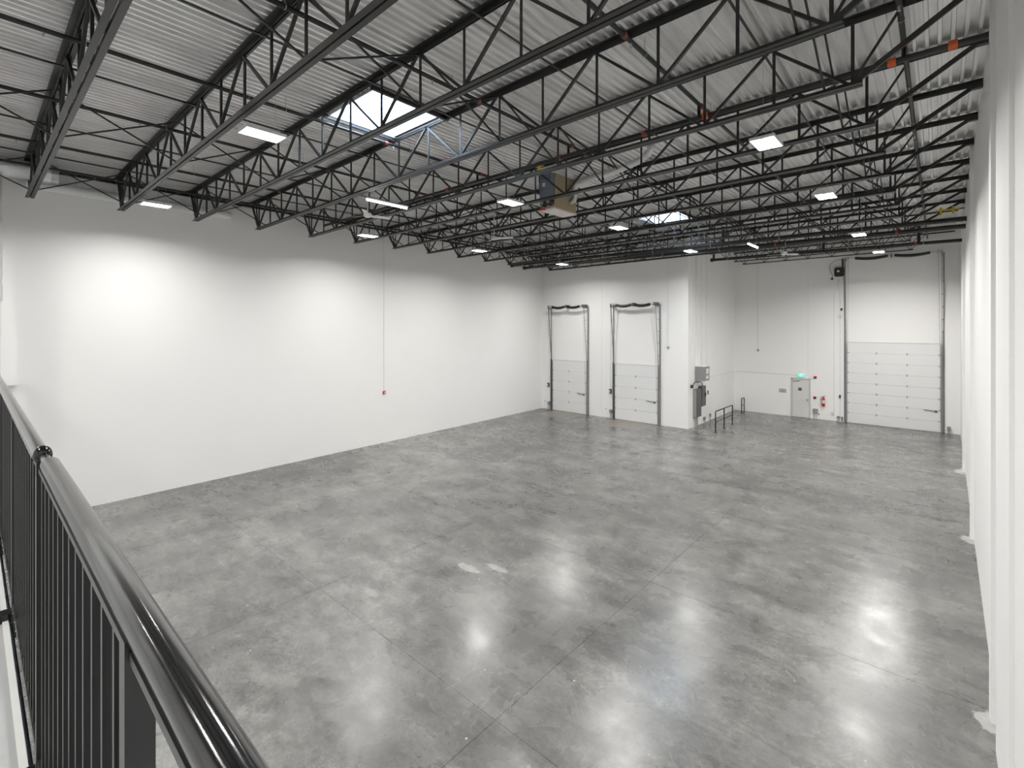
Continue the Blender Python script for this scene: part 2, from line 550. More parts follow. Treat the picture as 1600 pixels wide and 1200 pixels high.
# shared meshes, local coordinates: origin x=0 at bottom chord underside
bc = MB()
for sd in (1, -1):
    bc.ang((NODES[0] - 0.12, 0, z0(NODES[0] - 0.12)), (NODES[-1] + 0.14, 0, z0(NODES[-1] + 0.14)), 0.074, 0.008, sd, 1, 0.013)
ME_BC = bc.mesh('bottom_chord', 'black_steel')
vt = MB(); vt.ang((0, 0, 0.02), (0, 0, JD - 0.03), 0.046, 0.007, 1, 1, up=(1, 0, 0))
ME_V = vt.mesh('web_post', 'black_steel')
def diag_mesh(dx):
    m_ = MB()
    m_.bar((0, 0, 0.03), (dx, 0, JD - 0.05 + SL * dx), 0.040, 0.044, up=(0, 1, 0))
    return m_.mesh('web_diagonal', 'black_steel')
ME_D = {}
def dmesh(dx):
    k = round(dx, 3)
    if k not in ME_D: ME_D[k] = diag_mesh(dx)
    return ME_D[k]

def joist_label(k):
    # k counted from the first joist the photo shows, over the railing
    if k < 2: return 'black open-web roof joist over the mezzanine behind the railing, %s' % ('farther back', 'nearer the edge')[k]
    return 'black open-web steel roof joist, %s out from the railing' % ORD[k - 2]
for k, y in enumerate(JY):
    j = thing('steel_joist', joist_label(k), 'joist', (0, y, ZB0), 'long roof joists')
    put('bottom_chord', ME_BC, j)
    xa, xb = xl(y) + 0.005, xr(y) - 0.005
    tcb = MB()
    for sd in (1, -1):
        tcb.ang((xa, 0, z0(xa) + JD - 0.002), (xb, 0, z0(xb) + JD - 0.002), 0.086, 0.009, sd, -1, 0.013)
    tcb.obj('top_chord', 'black_steel', j)
    sky = [s for s in SKY if False]
    for i, xn in enumerate(NODES):
        put('web_post', ME_V, j, (xn, 0, z0(xn)))
        if i < len(NODES) - 1:
            xm = (xn + NODES[i + 1]) / 2
            put('web_post', ME_V, j, (xm + 0.03, 0, z0(xm)))
            put('web_diagonal', dmesh(xm - xn), j, (xn, 0, z0(xn)))
            put('web_diagonal', dmesh(xm - NODES[i + 1]), j, (NODES[i + 1], 0, z0(NODES[i + 1])))
    # end diagonals up to the bearing seats on the walls
    for (xn, xe) in ((NODES[0], xa + 0.12), (NODES[-1], xb - 0.12)):
        e = MB()
        e.bar((xn, 0.0, z0(xn) + 0.03), (xe, 0.0, z0(xe) + JD - 0.09), 0.07, 0.045, up=(0, 1, 0))
        e.obj('end_diagonal', 'black_steel', j)
        xm = xn + (xe - xn) * 0.42
        e = MB()
        e.bar((xn, 0, z0(xn) + 0.03), (xm, 0, z0(xm) + JD - 0.05), 0.03, 0.036, up=(0, 1, 0))
        e.obj('web_diagonal', 'black_steel', j)
    for xe, sg in ((xa, 1), (xb, -1)):
        e = MB(); e.box(min(xe, xe + sg * .16), max(xe, xe + sg * .16), -0.05, 0.05, z0(xe) + JD - 0.14, z0(xe) + JD - 0.085)
        e.obj('bearing_seat', 'black_steel', j)

# shallow joists over the recess
RD = 0.75
NP = 8
XR0, XR1 = XC + 0.05, 0.6
bcr = MB()
RN = [XR0 + 0.6 + 1.1 * i for i in range(8)]
for sd in (1, -1):
    bcr.ang((RN[0] - .1, 0, z0(RN[0]) + JD - RD), (RN[-1] + .1, 0, z0(RN[-1]) + JD - RD), 0.045, 0.006, sd, 1, 0.01)
ME_RB = bcr.mesh('bottom_chord', 'black_steel')
rt = MB()
for sd in (1, -1):
    rt.ang((XR0, 0, z0(XR0) + JD - .002), (XR1, 0, z0(XR1) + JD - .002), 0.055, 0.007, sd, -1, 0.01)
ME_RT = rt.mesh('top_chord', 'black_steel')
def rdiag(dx):
    m_ = MB(); m_.bar((0, 0, 0.01), (dx, 0, RD - 0.04), 0.026, 0.028, up=(0, 1, 0)); return m_.mesh('web_diagonal', 'black_steel')
ME_R1, ME_R2 = rdiag(0.55), rdiag(-0.55)
rv = MB(); rv.bar((0, 0, 0.01), (0, 0, RD - 0.03), 0.024, 0.024, up=(1, 0, 0)); ME_RV = rv.mesh('web_post', 'black_steel')
for k, y in enumerate((25.3, 27.5, 29.3, 30.9)):
    j = thing('shallow_joist', 'shallow black roof joist over the recess, %s from the dock wall line' % ORD[k], 'joist', (0, y, ZB0), 'shallow joists over the recess')
    put('bottom_chord', ME_RB, j); put('top_chord', ME_RT, j)
    for xn in RN:
        zz = z0(xn) + JD - RD
        put('web_diagonal', ME_R1, j, (xn, 0, zz)); put('web_diagonal', ME_R2, j, (xn, 0, zz)); put('web_post', ME_RV, j, (xn, 0, zz))

# bridging rows
BR = [(-16.6, 'nearest the left wall'), (-14.1, 'second row from the left wall'), (-10.8, 'third row from the left wall'), (-7.5, 'through the middle of the skylights'), (-4.8, 'second row from the right wall'), (-2.1, 'nearest the right wall')]
for xb_, where in BR:
    yend = JY[-1] if xb_ < XC else 30.9
    m_ = MB()
    m_.ang((xb_, YM + .1, zd(xb_) - 0.125), (xb_, yend, zd(xb_) - 0.125), 0.038, 0.006, 1, 1)
    tag(m_.obj('bridging_angle', 'black_steel'), 'black bridging angle under the top chords, ' + where, 'bridging', 'bridging angles')
for xb_, where in ((-17.0, 'beside the left wall'), (-12.0, 'left of the large skylight'), (-6.2, 'right of the large skylight'), (-1.3, 'beside the right wall')):
    t = thing('cross_bracing', 'row of thin black crossed braces between joists, ' + where, 'bracing', (xb_, 0, zb(xb_)), 'cross bracing rows')
    dy = JY[1] - JY[0]
    a = MB(); a.bar((0, 0.02, 0.06), (0, dy - 0.02, JD - 0.09), 0.026, 0.026, up=(1, 0, 0)); ma = a.mesh('brace', 'black_steel')
    b_ = MB(); b_.bar((0.03, 0.02, JD - 0.09), (0.03, dy - 0.02, 0.06), 0.026, 0.026, up=(1, 0, 0)); mb_ = b_.mesh('brace', 'black_steel')
    for y in JY[:-1]:
        put('brace', ma, t, (0, y, 0)); put('brace', mb_, t, (0, y, 0))
# ledger angles on the walls
for nm, lab, p, q, sd in (('ledger_angle', 'black steel ledger angle at the top of the left wall', (xl(YM) + .004, YM), (xl(YD) + .004, YD), -1),
                      ):
    m_ = MB(); z = zd(p[0]) - 0.09
    m_.ang((p[0], p[1], z - 0.06), (q[0], q[1], z - 0.06), 0.09, 0.009, -sd, 1)
    tag(m_.obj(nm, 'black_steel'), lab, 'angle')
# ------------------------------------------------------------------ sprinkler piping
def coupling(mb, c, axis, r, w=0.07):
    a = Vector(axis).normalized(); c = Vector(c)
    mb.tube([c - a * w / 2, c + a * w / 2], r, 12)
ZP = H + 3.95
sp = thing('sprinkler_cross_main', 'black sprinkler main crossing the roof above the heater, orange couplings', 'pipe')
YS = 9.2
def zs(x): return ZP + 0.004 * x
m_ = MB(); m_.tube([(-17.9, YS, zs(-17.9)), (xr(YS) - 0.01, YS, zs(0.5))], 0.046, 12); m_.obj('pipe', 'black_pipe', sp)
for xx, mt in ((0.16, 'orange'), (-0.52, 'orange'), (-3.27, 'orange'), (-4.5, 'rust'), (-6.65, 'rust'), (-10.6, 'rust')):
    m_ = MB(); coupling(m_, (xx, YS, zs(xx)), (1, 0, 0), 0.066, 0.10)
    for sg in (-1, 1):
        m_.box(xx - .03, xx + .03, YS - .11 if sg < 0 else YS + .07, YS - .07 if sg < 0 else YS + .11, zs(xx) - .02, zs(xx) + .02)
    o = m_.obj('coupling', mt, sp)
    o['label'] = 'bright orange coupling' if mt == 'orange' else 'rust-red coupling'
hm = MB(); hm.tube([(0, 0, 0), (0, 0, -0.03)], 0.016, 8); hm.tube([(0, 0, -0.03), (0, 0, -0.06)], 0.007, 6); hm.tube([(0, 0, -0.06), (0, 0, -0.063)], 0.02, 10)
hm.bar((-0.013, 0, -0.02), (-0.013, 0, -0.06), 0.004, 0.004, up=(1, 0, 0)); hm.bar((0.013, 0, -0.02), (0.013, 0, -0.06), 0.004, 0.004, up=(1, 0, 0))
ME_H = hm.mesh('sprinkler_head', 'galv')
hg = MB(); hg.tube([(0, 0, 0.04), (0, 0, 0.27)], 0.005, 6)
hg.tube([(0.04 * math.cos(a), 0, 0.04 * math.sin(a)) for a in [2 * math.pi * i / 12 for i in range(13)]], 0.005, 5, caps=False)
ME_HG = hg.mesh('pipe_hanger', 'galv')
BP = [(-17.3, 'closest to the left wall'), (-15.1, 'second from the left wall'), (-12.1, 'third from the left wall'), (-9.4, 'grazing the left side of the skylights'), (-6.4, 'just right of the skylights'), (-3.4, 'second from the right wall'), (-0.38, 'closest to the right wall')]
for i, (xx, where) in enumerate(BP):
    t = thing('sprinkler_branch_pipe', 'black sprinkler branch pipe running away from the railing, ' + where, 'pipe', group='sprinkler branch pipes')
    z = zd(xx) - 0.24
    yend = YD - 0.15 if xx < XC else YB - 0.2
    m_ = MB(); m_.tube([(xx, YM + .2, z), (xx, yend, z)], 0.036, 10)
    m_.tube([(xx, YS, z), (xx, YS, zs(xx))], 0.03, 8)
    m_.obj('pipe', 'black_pipe', t)
    y = -3.5 + (i % 2) * 1.3
    while y < yend:
        put('sprinkler_head', ME_H, t, (xx, y, z - 0.034))
        put('pipe_hanger', ME_HG, t, (xx, y + 0.45, z - 0.0))
        y += 2.9
    cp = MB(); coupling(cp, (xx, YS + 0.12, z), (0, 1, 0), 0.05, 0.08); o = cp.obj('coupling', 'orange' if i == 6 else 'rust', t)
    o['label'] = 'orange coupling' if i == 6 else 'rust-red coupling'
    cp = MB(); coupling(cp, (xx, YS - 2.9, z), (0, 1, 0), 0.046, 0.07); cp.obj('coupling', 'rust', t)
# large mains near the dock wall
hb = MB()
hb.tube([(0, 0.10 * math.cos(a), 0.10 * math.sin(a)) for a in [2 * math.pi * i / 16 for i in range(17)]], 0.010, 5, caps=False)
hb.tube([(0, 0, 0.09), (0, 0, 0.85)], 0.007, 6)
ME_HB = hb.mesh('hanger_ring', 'galv')
def main(label, y, x0, zz0, x1, zz1, r, riser=None, reds=()):
    t = thing('sprinkler_main', label, 'pipe', group='large sprinkler mains')
    def zz(x): return zz0 + (zz1 - zz0) * (x - x0) / (x1 - x0)
    m_ = MB(); m_.tube([(x0, y, zz0), (x1, y, zz1)], r, 16); m_.obj('pipe', 'black_pipe', t)
    m_ = MB(); coupling(m_, (x0 + 0.06, y, zz(x0 + .06)), (1, 0, 0), r + 0.03, 0.12); m_.obj('end_cap', 'black_pipe', t)
    x = x0 + 0.9
    while x < x1 - 0.3:
        put('hanger_ring', ME_HB, t, (x, y, zz(x)))
        x += 2.6
    for x in reds:
        m_ = MB(); coupling(m_, (x, y, zz(x)), (1, 0, 0), r + 0.022, 0.07); m_.obj('coupling', 'rust', t)
    x = x0 + 3.6
    while x < x1 - 1:
        m_ = MB(); coupling(m_, (x, y, zz(x)), (1, 0, 0), r + 0.022, 0.10); m_.obj('coupling', 'black_pipe', t)
        x += 4.1
    if riser:
        for (rx, rz) in riser:
            m_ = MB(); m_.tube([(rx, y, zz(rx)), (rx, y, rz)], r * 0.8, 12); m_.obj('riser', 'black_pipe', t)
    return t
main('thick black main pipe just in front of the dock wall, lower of the pair', 22.0, xl(22) + .05, H + 3.41, xr(22) - .02, H + 3.30, 0.080, reds=(-10.3, -5.0, -1.1))
main('thick black main pipe on the railing side of the pair', 20.85, xl(20.85) + .05, H + 3.45, xr(20.85) - .02, H + 3.36, 0.080, riser=[(-6.7, H + 4.1)])
main('black main pipe hung inside the recess before the tall door', 26.5, XC + .2, H + 3.50, xr(26.5) - .02, H + 3.42, 0.072, riser=[(-9.0, H + 3.9), (-4.0, H + 4.2), (-0.6, H + 4.2)], reds=(-0.7,))

# ------------------------------------------------------------------ LED high bays
def led_proto():
    t = thing('high_bay_light', '', 'ceiling light', group='LED high bay lights')
    m_ = MB(); m_.box(-0.20, 0.20, -0.32, 0.32, 0.012, 0.05)
    m_.box(-0.20, -0.185, -0.32, 0.32, 0, 0.012); m_.box(0.185, 0.20, -0.32, 0.32, 0, 0.012); m_.box(-0.185, 0.185, -0.32, -0.305, 0, 0.012); m_.box(-0.185, 0.185, 0.305, 0.32, 0, 0.012)
    m_.obj('housing', 'white_metal', t)
    for sg in (-1, 1):
        m_ = MB(); m_.box(-0.18 if sg < 0 else 0.028, -0.028 if sg < 0 else 0.18, -0.30, 0.30, 0.002, 0.011); m_.obj('led_panel', 'led', t)
    m_ = MB(); m_.box(-0.045, 0.045, -0.13, 0.13, 0.05, 0.10); m_.obj('driver_box', 'white_metal', t)
    for sy in (-1, 1):
        m_ = MB()
        m_.tube([(-0.17, sy * .21, .05), (0, sy * .21, .30)], 0.0022, 5); m_.tube([(0.17, sy * .21, .05), (0, sy * .21, .30)], 0.0022, 5)
        m_.tube([(0, sy * .21, .30), (0, sy * .21, 1.08)], 0.0022, 5)
        m_.obj('suspension_wire', 'galv', t)
    return t
def led_light(loc, k=1.0):
    la = bpy.data.lights.new('led_light', 'AREA'); la.shape = 'RECTANGLE'; la.size = 0.34; la.size_y = 0.60
    la.energy = LED_W * k; la.color = (1.0, 0.985, 0.955); la.spread = R(LED_SPREAD)
    lo = bpy.data.objects.new('led_light', la); COL.objects.link(lo); lo.location = (loc[0], loc[1], loc[2] - 0.003)
LP = [(-8.5, 3.28, 'high bay light hanging nearest the railing left of the large skylight'),
      (-15.6, 3.32, 'high bay light near the left wall closest to the railing'),
      (-8.37, 9.4, 'high bay light just left of the tan unit heater'),
      (-2.26, 9.31, 'large looking high bay light at upper right'),
      (-2.08, 14.1, 'high bay light at right, beyond the large looking one'),
      (-7.87, 14.2, 'high bay light between the tan heater and the far skylight'),
      (-15.3, 9.5, 'high bay light near the left wall below the white ceiling fan'),
      (-14.8, 14.6, 'high bay light along the left wall, second from the dock corner'),
      (-14.8, 20.7, 'high bay light above the narrow overhead doors beside the pipes'),
      (-8.04, 20.8, 'high bay light beside the big pipes near the wall corner'),
      (-2.09, 20.9, 'high bay light under the big pipes before the tall door'),
      (-1.94, 26.4, 'high bay light in the recess just above the tall door'),
      (-2.3, 3.3, 'high bay light over the open floor by the right wall, closest to the railing'),
      (-8.5, -2.6, 'high bay light over the mezzanine, middle'),
      (-2.3, -2.6, 'high bay light over the mezzanine, right'),
      (-15.6, -2.6, 'high bay light over the mezzanine, left')]
lp = led_proto()
for i, (x, y, lab) in enumerate(LP):
    loc = (x, y, H + 3.19)
    led_light(loc, 2.1 if y > 25 else (1.2 if x > -3 else 1.0))
    if i == 0:
        lp.location = loc; lp['label'] = lab
    else:
        q = dup(lp, loc, lab)
    for c in (lp if i == 0 else q).children:
        if c.name.startswith('suspension_wire'):
            c.scale.z = (zd(x) - 0.001 - loc[2]) / 1.08
# 4 ft strips along Y
def strip(x, y, z, lab):
    t = thing('strip_light', lab, 'ceiling light', (x, y, z), 'strip lights')
    m_ = MB(); m_.box(-0.045, 0.045, -0.64, 0.64, 0.03, 0.07); m_.obj('housing', 'white_metal', t)
    m_ = MB(); m_.tube([(0, -0.62, 0.015), (0, 0.62, 0.015)], 0.030, 12); m_.obj('diffuser', 'tube', t)
    for sy in (-1, 1):
        m_ = MB(); m_.tube([(0, sy * .5, .07), (0, sy * .5, zd(x) - 0.001 - z)], 0.0025, 5); m_.obj('suspension_wire', 'galv', t)
strip(-11.0, 7.42, H + 3.22, 'thin bright strip light beside the white ceiling fan')
strip(-5.35, 20.1, H + 3.05, 'short slanting strip light in front of the big pipes')

# ceiling fans
def fan(x, y, lab, rz):
    t = thing('ceiling_fan', lab, 'ceiling fan', (x, y, H + 3.22), 'white ceiling fans', rot=(0, 0, rz))
    m_ = MB(); m_.tube([(0, 0, -0.07), (0, 0, -0.05), (0, 0, 0.0), (0, 0, 0.05), (0, 0, 0.07)], 0.1, 20, radii=[0.06, 0.10, 0.125, 0.11, 0.05]); m_.obj('motor_housing', 'white_metal', t)
    m_ = MB(); m_.tube([(0, 0, 0.06), (0, 0, 1.08)], 0.013, 8); m_.obj('downrod', 'white_metal', t)
    m_ = MB(); m_.tube([(0, 0, 1.0), (0, 0, 1.08)], 0.06, 14, radii=[0.03, 0.07]); m_.obj('canopy', 'white_metal', t)
    bl = MB()
    vs = []
    for u, w, dz in ((0.11, 0.05, 0), (0.2, 0.065, 0.0), (0.45, 0.075, 0.01), (0.70, 0.065, 0.015), (0.72, 0.05, 0.015)):
        for sg in (-1, 1):
            for tz in (-0.003, 0.003):
                vs.append((u, sg * w, dz + tz - sg * 0.018))
    fs = []
    for i in range(4):
        a = i * 4; b = a + 4
        fs += [(a, a + 2, b + 2, b), (a + 1, b + 1, b + 3, a + 3), (a, b, b + 1, a + 1), (a + 2, a + 3, b + 3, b + 2)]
    fs += [(0, 1, 3, 2), (16, 18, 19, 17)]
    bl._add(vs, fs)
    me = bl.mesh('blade', 'white_metal')
    for i in range(3):
        put('blade', me, t, (0, 0, -0.02), (0, 0, 2 * math.pi * i / 3))
fan(-12.5, 7.75, 'white three-bladed ceiling fan near the strip light over the left wall side', R(200))
fan(-5.2, 24.35, 'white ceiling fan far off under the recess roof', R(170))
fan(-12.3, 12.9, 'white ceiling fan half hidden among the joists beyond the first', R(30))

# ------------------------------------------------------------------ unit heater, gas line, flue
ht = thing('unit_heater', 'tan box unit heater with pale base hung among the joists', 'heater', (-8.12, 11.20, H + 3.20))
m_ = MB(); m_.box(-0.22, 0.23, -0.50, 0.52, 0.04, 1.0)
m_.box(-0.225, 0.235, -0.505, -0.49, 0.04, 1.0); m_.box(-0.225, 0.235, 0.51, 0.525, 0.04, 1.0); m_.obj('casing', 'tan', ht)
m_ = MB(); m_.box(-0.25, 0.25, -0.54, 0.54, 0.0, 0.04); m_.obj('base_pan', 'pale_pink', ht)
m_ = MB(); m_.box(-0.21, 0.21, -0.66, -0.505, 0.55, 0.98); m_.box(-0.2, 0.2, -0.63, -0.505, 0.3, 0.56); m_.obj('burner_box', 'blue_grey', ht)
for sx in (-0.11, 0.10):
    m_ = MB(); m_.tube([(sx, -0.505, 0.20), (sx, -0.60, 0.20), (sx, -0.64, 0.20)], 0.09, 16, radii=[0.10, 0.10, 0.06]); m_.obj('blower_motor', 'black_pipe', ht)
    m_ = MB(); m_.tube([(sx, -0.64, 0.20), (sx, -0.67, 0.20)], 0.05, 14); m_.obj('motor_cap', 'galv', ht)
m_ = MB(); m_.box(-.06, .02, -.69, -.66, .62, .72); m_.obj('control_box', 'white_plastic', ht)
m_ = MB(); m_.box(-.20, .20, -.665, -.66, .84, .86); m_.obj('casing_seam', 'dark_grey', ht)
m_ = MB(); m_.tube([(-.25, -0.56, 0.03), (-.16, -.60, .03), (-.05, -.56, 0.02)], 0.025, 8); m_.obj('red_tag', 'red', ht)
for sx in (-0.2, 0.2):
    for sy in (-0.45, 0.47):
        m_ = MB(); m_.tube([(sx, sy, 1.0), (sx, sy, zd(-8.12 + sx) - H - 3.20)], 0.006, 6); m_.obj('hanger_rod', 'galv', ht)
# flue
fl = thing('flue_duct', 'silver flexible foil flue from the heater up through the roof', 'duct')
pts = []
cx = [(-7.74, 11.45, H + 3.65), (-7.73, 11.45, H + 3.82), (-7.68, 11.44, H + 3.96), (-7.5, 11.42, H + 4.04), (-7.0, 11.3, H + 4.03), (-6.3, 11.15, H + 4.00), (-5.7, 11.0, H + 4.03), (-5.35, 10.9, H + 4.08), (-5.16, 10.85, H + 4.2), (-5.12, 10.83, H + 4.42)]
rad = []
def catm(P, n):
    out = []
    P = [Vector(p) for p in P]
    for i in range(len(P) - 1):
        p0, p1, p2, p3 = P[max(i - 1, 0)], P[i], P[i + 1], P[min(i + 2, len(P) - 1)]
        for k in range(n):
            t = k / n
            out.append(0.5 * ((2 * p1) + (p2 - p0) * t + (2 * p0 - 5 * p1 + 4 * p2 - p3) * t * t + (3 * p1 - p0 - 3 * p2 + p3) * t ** 3))
    out.append(P[-1])
    return out
pts = catm(cx, 8)
rad = [0.080 + (0.012 if i % 2 else -0.008) + random.uniform(-.003, .005) for i in range(len(pts))]
m_ = MB(); m_.tube(pts, 0.08, 14, radii=rad); m_.obj('flex_hose', 'foil', fl)
m_ = MB(); m_.tube([(-7.88, 11.45, H + 3.52), (-7.77, 11.45, H + 3.54), (-7.74, 11.45, H + 3.66)], 0.075, 14); m_.obj('flue_collar', 'galv', fl)
gp = thing('gas_pipe', 'thin gas pipe with yellow valve above the heater', 'pipe')
m_ = MB(); m_.tube([(-7.45, 9.45, H + 3.55), (-7.45, 9.45, H + 4.0), (-7.9, 9.5, H + 4.0), (-12.0, 9.5, H + 4.0)], 0.016, 8); m_.obj('pipe', 'black_pipe', gp)
m_ = MB(); m_.box(-7.52, -7.40, 9.42, 9.48, H + 3.98, H + 4.03); m_.tube([(-7.45, 9.45, H + 3.85), (-7.45, 9.45, H + 3.98)], 0.04, 10); m_.bar((-7.5, 9.38, H + 3.92), (-7.25, 9.38, H + 3.92), 0.025, 0.012); m_.obj('gas_valve', 'yellow', gp)
gp = thing('gas_pipe', 'short yellow gas manifold high by the right wall near the big pipes', 'pipe')
m_ = MB()
m_.tube([(-0.05, 22.8, H + 4.05), (0.55, 22.8, H + 4.05)], 0.03, 8); m_.tube([(0.08, 22.8, H + 3.9), (0.08, 22.8, H + 4.15)], 0.035, 8); m_.tube([(0.40, 22.8, H + 3.9), (0.40, 22.8, H + 4.15)], 0.035, 8)
m_.obj('manifold', 'yellow', gp)
m_ = MB(); m_.tube([(0.55, 22.8, H + 4.05), (0.70, 22.8, H + 4.05)], 0.02, 8); m_.obj('stub', 'black_pipe', gp)

# ducts by the left wall
fd = thing('foil_duct', 'large crinkled foil-wrapped duct in the upper left corner', 'duct')
xd = xl(0) + 0.48
m_ = MB(); P = catm([(xd, -4.6, H + 4.0), (xd, -3, H + 4.0), (xd, -1.5, H + 4.0), (xd, 0, H + 4.0), (xd, 1.45, H + 4.0)], 6)
m_.tube(P, .3, 22, radii=[0.24 + random.uniform(-.01, .015) for _ in P]); m_.obj('duct_run', 'foil', fd)
m_ = MB(); m_.tube([(xd, 1.45, H + 4.0), (xd, 1.60, H + 4.0)], .33, 22, radii=[.25, .23]); m_.obj('duct_end', 'galv', fd)
m_ = MB(); P = catm([(xd + .1, 0.42, H + 3.8), (xd + .1, 0.42, H + 3.0), (xd + .1, 0.42, H + 1.6), (xd + .1, 0.42, H + 0.6)], 7)
m_.tube(P, .14, 16, radii=[0.15 + random.uniform(-.008, .012) for _ in P]); m_.obj('duct_drop', 'foil', fd)
m_ = MB(); m_.tube([(xd + .1, .42, H + .6), (xd + .1, .42, MEZ)], 0.13, 14); m_.obj('duct_sleeve', 'white_metal', fd)
wd = thing('white_duct', 'long white duct lying along the top of the left wall', 'duct')
def boxduct(m_, y0, y1, z0_, z1_):
    m_.tube([(xl(y0) + .15, y0, (z0_ + z1_) / 2), (xl(y1) + .15, y1, (z0_ + z1_) / 2)], (z1_ - z0_) / 2, 18)
m_ = MB(); boxduct(m_, 1.0, 5.9, H + 3.60, H + 3.86); m_.obj('duct_run', 'white_metal', wd)
m_ = MB(); m_.tube([(xl(5.9) + .15, 5.9, H + 3.73), (xl(5.9) + .15, 5.97, H + 3.73)], .13, 18, radii=[.135, .09]); m_.obj('end_cap', 'white_metal', wd)
for y in (2.0, 3.9, 5.6):
    m_ = MB(); m_.tube([(xl(y) + .15, y, H + 3.86), (xl(y) + .15, y, zd(-18))], 0.006, 6); m_.obj('hanger_rod', 'galv', wd)

# ------------------------------------------------------------------ overhead doors
def overhead(name, label, x0, x1, yw, hd, ht_, nsec, hinge_fr, lean, big=False, handle_z=1.15):
    t = thing(name, label, 'door', (0, yw, 0), kind='structure')
    sh = hd / nsec
    yf = -0.012
    for i in range(nsec):
        m_ = MB()
        zl, zu = i * sh + 0.003, (i + 1) * sh - 0.002
        m_.box(x0, x1, yf - 0.045, yf, zl, zu)
        for q in (0.33, 0.66):   # shallow pressed ribs
            zc = zl + (zu - zl) * q
            m_.box(x0 + 0.05, x1 - 0.05, yf - 0.0465, yf - 0.045, zc - 0.012, zc + 0.012)
        m_.obj('door_section', 'door_panel', t)
    m_ = MB(); m_.box(x0, x1, yf - 0.055, yf, -0.0, 0.012); m_.obj('bottom_seal', 'sign_black', t)
    # hinges
    hm_ = MB(); hm_.box(-0.035, 0.035, -0.012, 0, -0.055, 0.055); hm_.tube([(-.035, -0.012, 0), (.035, -0.012, 0)], 0.012, 8)
    meh = hm_.mesh('hinge', 'galv')
    for fr in hinge_fr:
        for i in range(1, nsec):
            put('hinge', meh, t, (x0 + (x1 - x0) * fr, yf - 0.048, i * sh))
    for xs_ in (x0 + 0.04, x1 - 0.04):
        for i in range(1, nsec):
            m_ = MB(); m_.box(xs_ - 0.05, xs_ + 0.05, yf - 0.062, yf - 0.047, i * sh - 0.03, i * sh + 0.03); m_.obj('roller_bracket', 'galv', t)
        m_ = MB(); m_.box(xs_ - 0.035, xs_ + 0.035, yf - 0.051, yf - 0.046, 0.02, hd - 0.01); m_.obj('end_stile', 'white_metal', t)
    m_ = MB(); m_.bar((x1 - 0.62, yf - .075, handle_z + .05), (x1 - 0.10, yf - .075, handle_z), 0.02, 0.03); m_.box(x1 - .22, x1 - .12, yf - .07, yf - .045, handle_z - .05, handle_z + .05)
    m_.obj('slide_lock', 'dark_grey', t)
    # tracks
    for side, xt in ((-1, x0 - 0.05), (1, x1 + 0.05)):
        m_ = MB()   # wall angle
        m_.box(xt - 0.003 + side * .05, xt + 0.003 + side * .05, -0.09, 0, 0, ht_)
        m_.box(xt - 0.003 + side * .05, xt + 0.003 + side * .05, -0.15, -.09, 0, hd + .1)
        m_.box(min(xt + side * .05, xt + side * .10), max(xt + side * .05, xt + side * .10), -0.008, -0.003, 0, ht_)
        m_.obj('wall_angle', 'track', t)
        m_ = MB()
        m_.bar((xt, -0.10, 0.02), (xt, -0.10, hd), 0.025, 0.05, up=(0, 1, 0))
        m_.bar((xt, -0.10, hd), (xt, -lean, ht_ - 0.1), 0.025, 0.04, up=(0, 1, 0))
        m_.obj('roller_track', 'dark_grey' if side < 0 and not big else 'track', t)
        nr = 7 if big else 5
        for k in range(1, nr + 1):
            f = k / (nr + 0.0)
            z = hd + (ht_ - 0.15 - hd) * f
            yy = -0.10 - (lean - 0.10) * f * 0.98
            m_ = MB(); m_.bar((xt + side * .04, -0.02, z), (xt + side * .02, yy, z - 0.06), 0.03, 0.012); m_.obj('track_bracket', 'track', t)
        m_ = MB(); m_.box(xt - .004, xt + .004, -lean - 0.08, -0.0, ht_ - 0.12, ht_ + 0.08); m_.obj('bearing_plate', 'dark_grey', t)
        m_ = MB(); c0 = xt - side * 0.12
        m_.tube([(c0 - .05, -lean, ht_), (c0 - .035, -lean, ht_), (c0 + .035, -lean, ht_), (c0 + .05, -lean, ht_)], .08, 14, radii=[.095, .075, .075, .095]); m_.obj('cable_drum', 'galv', t)
        m_ = MB(); m_.tube([(c0, -lean + .08, ht_), (xt - side * .04, -0.09, 0.1)], 0.004, 5); m_.obj('lift_cable', 'dark_grey', t)
        # dark flag of rubber seal along the jamb
        m_ = MB(); m_.box(min(xt - side * .02, xt + side * .015), max(xt - side * .02, xt + side * .015), -0.055, -0.035, 0, hd); m_.obj('jamb_seal', 'track' if big else 'sign_black', t)
    m_ = MB(); m_.tube([(x0 - .1, -lean, ht_), (x1 + .1, -lean, ht_)], 0.014, 8); m_.obj('torsion_shaft', 'galv', t)
    L_ = x1 - x0; mid = (x0 + x1) / 2
    for (a, b) in ((x0 + L_ * .10, mid - L_ * .035), (mid + L_ * .035, x1 - L_ * .10)):
        n = 60
        P = []; rr = []
        for i in range(n + 1):
            u = i / n
            P.append((a + (b - a) * u, -lean, ht_ - 0.07 * math.sin(math.pi * u) - 0.01)); rr.append(0.080 if i % 2 else 0.068)
        m_ = MB(); m_.tube(P, .06, 12, radii=rr); m_.obj('torsion_spring', 'black_pipe', t)
    m_ = MB(); m_.box(mid - .02, mid + .02, -lean - .05, 0.0, ht_ - .09, ht_ + .09); m_.obj('spring_anchor', 'dark_grey', t)
    m_ = MB(); m_.box(x0 - .02, x1 + .02, -0.012, 0, hd, hd + 0.03); m_.obj('header_seal', 'door_frame', t)
    return t
DY = YD
overhead('door_1', 'narrow white overhead door nearer the left wall, tall tracks and springs above', -17.72, -15.28, DY, 3.05, 6.30, 5, (0.5,), 0.42)
overhead('door_2', 'narrow white overhead door nearer the wall corner, with springs above', -13.42, -10.92, DY, 3.05, 6.30, 5, (0.5,), 0.42)
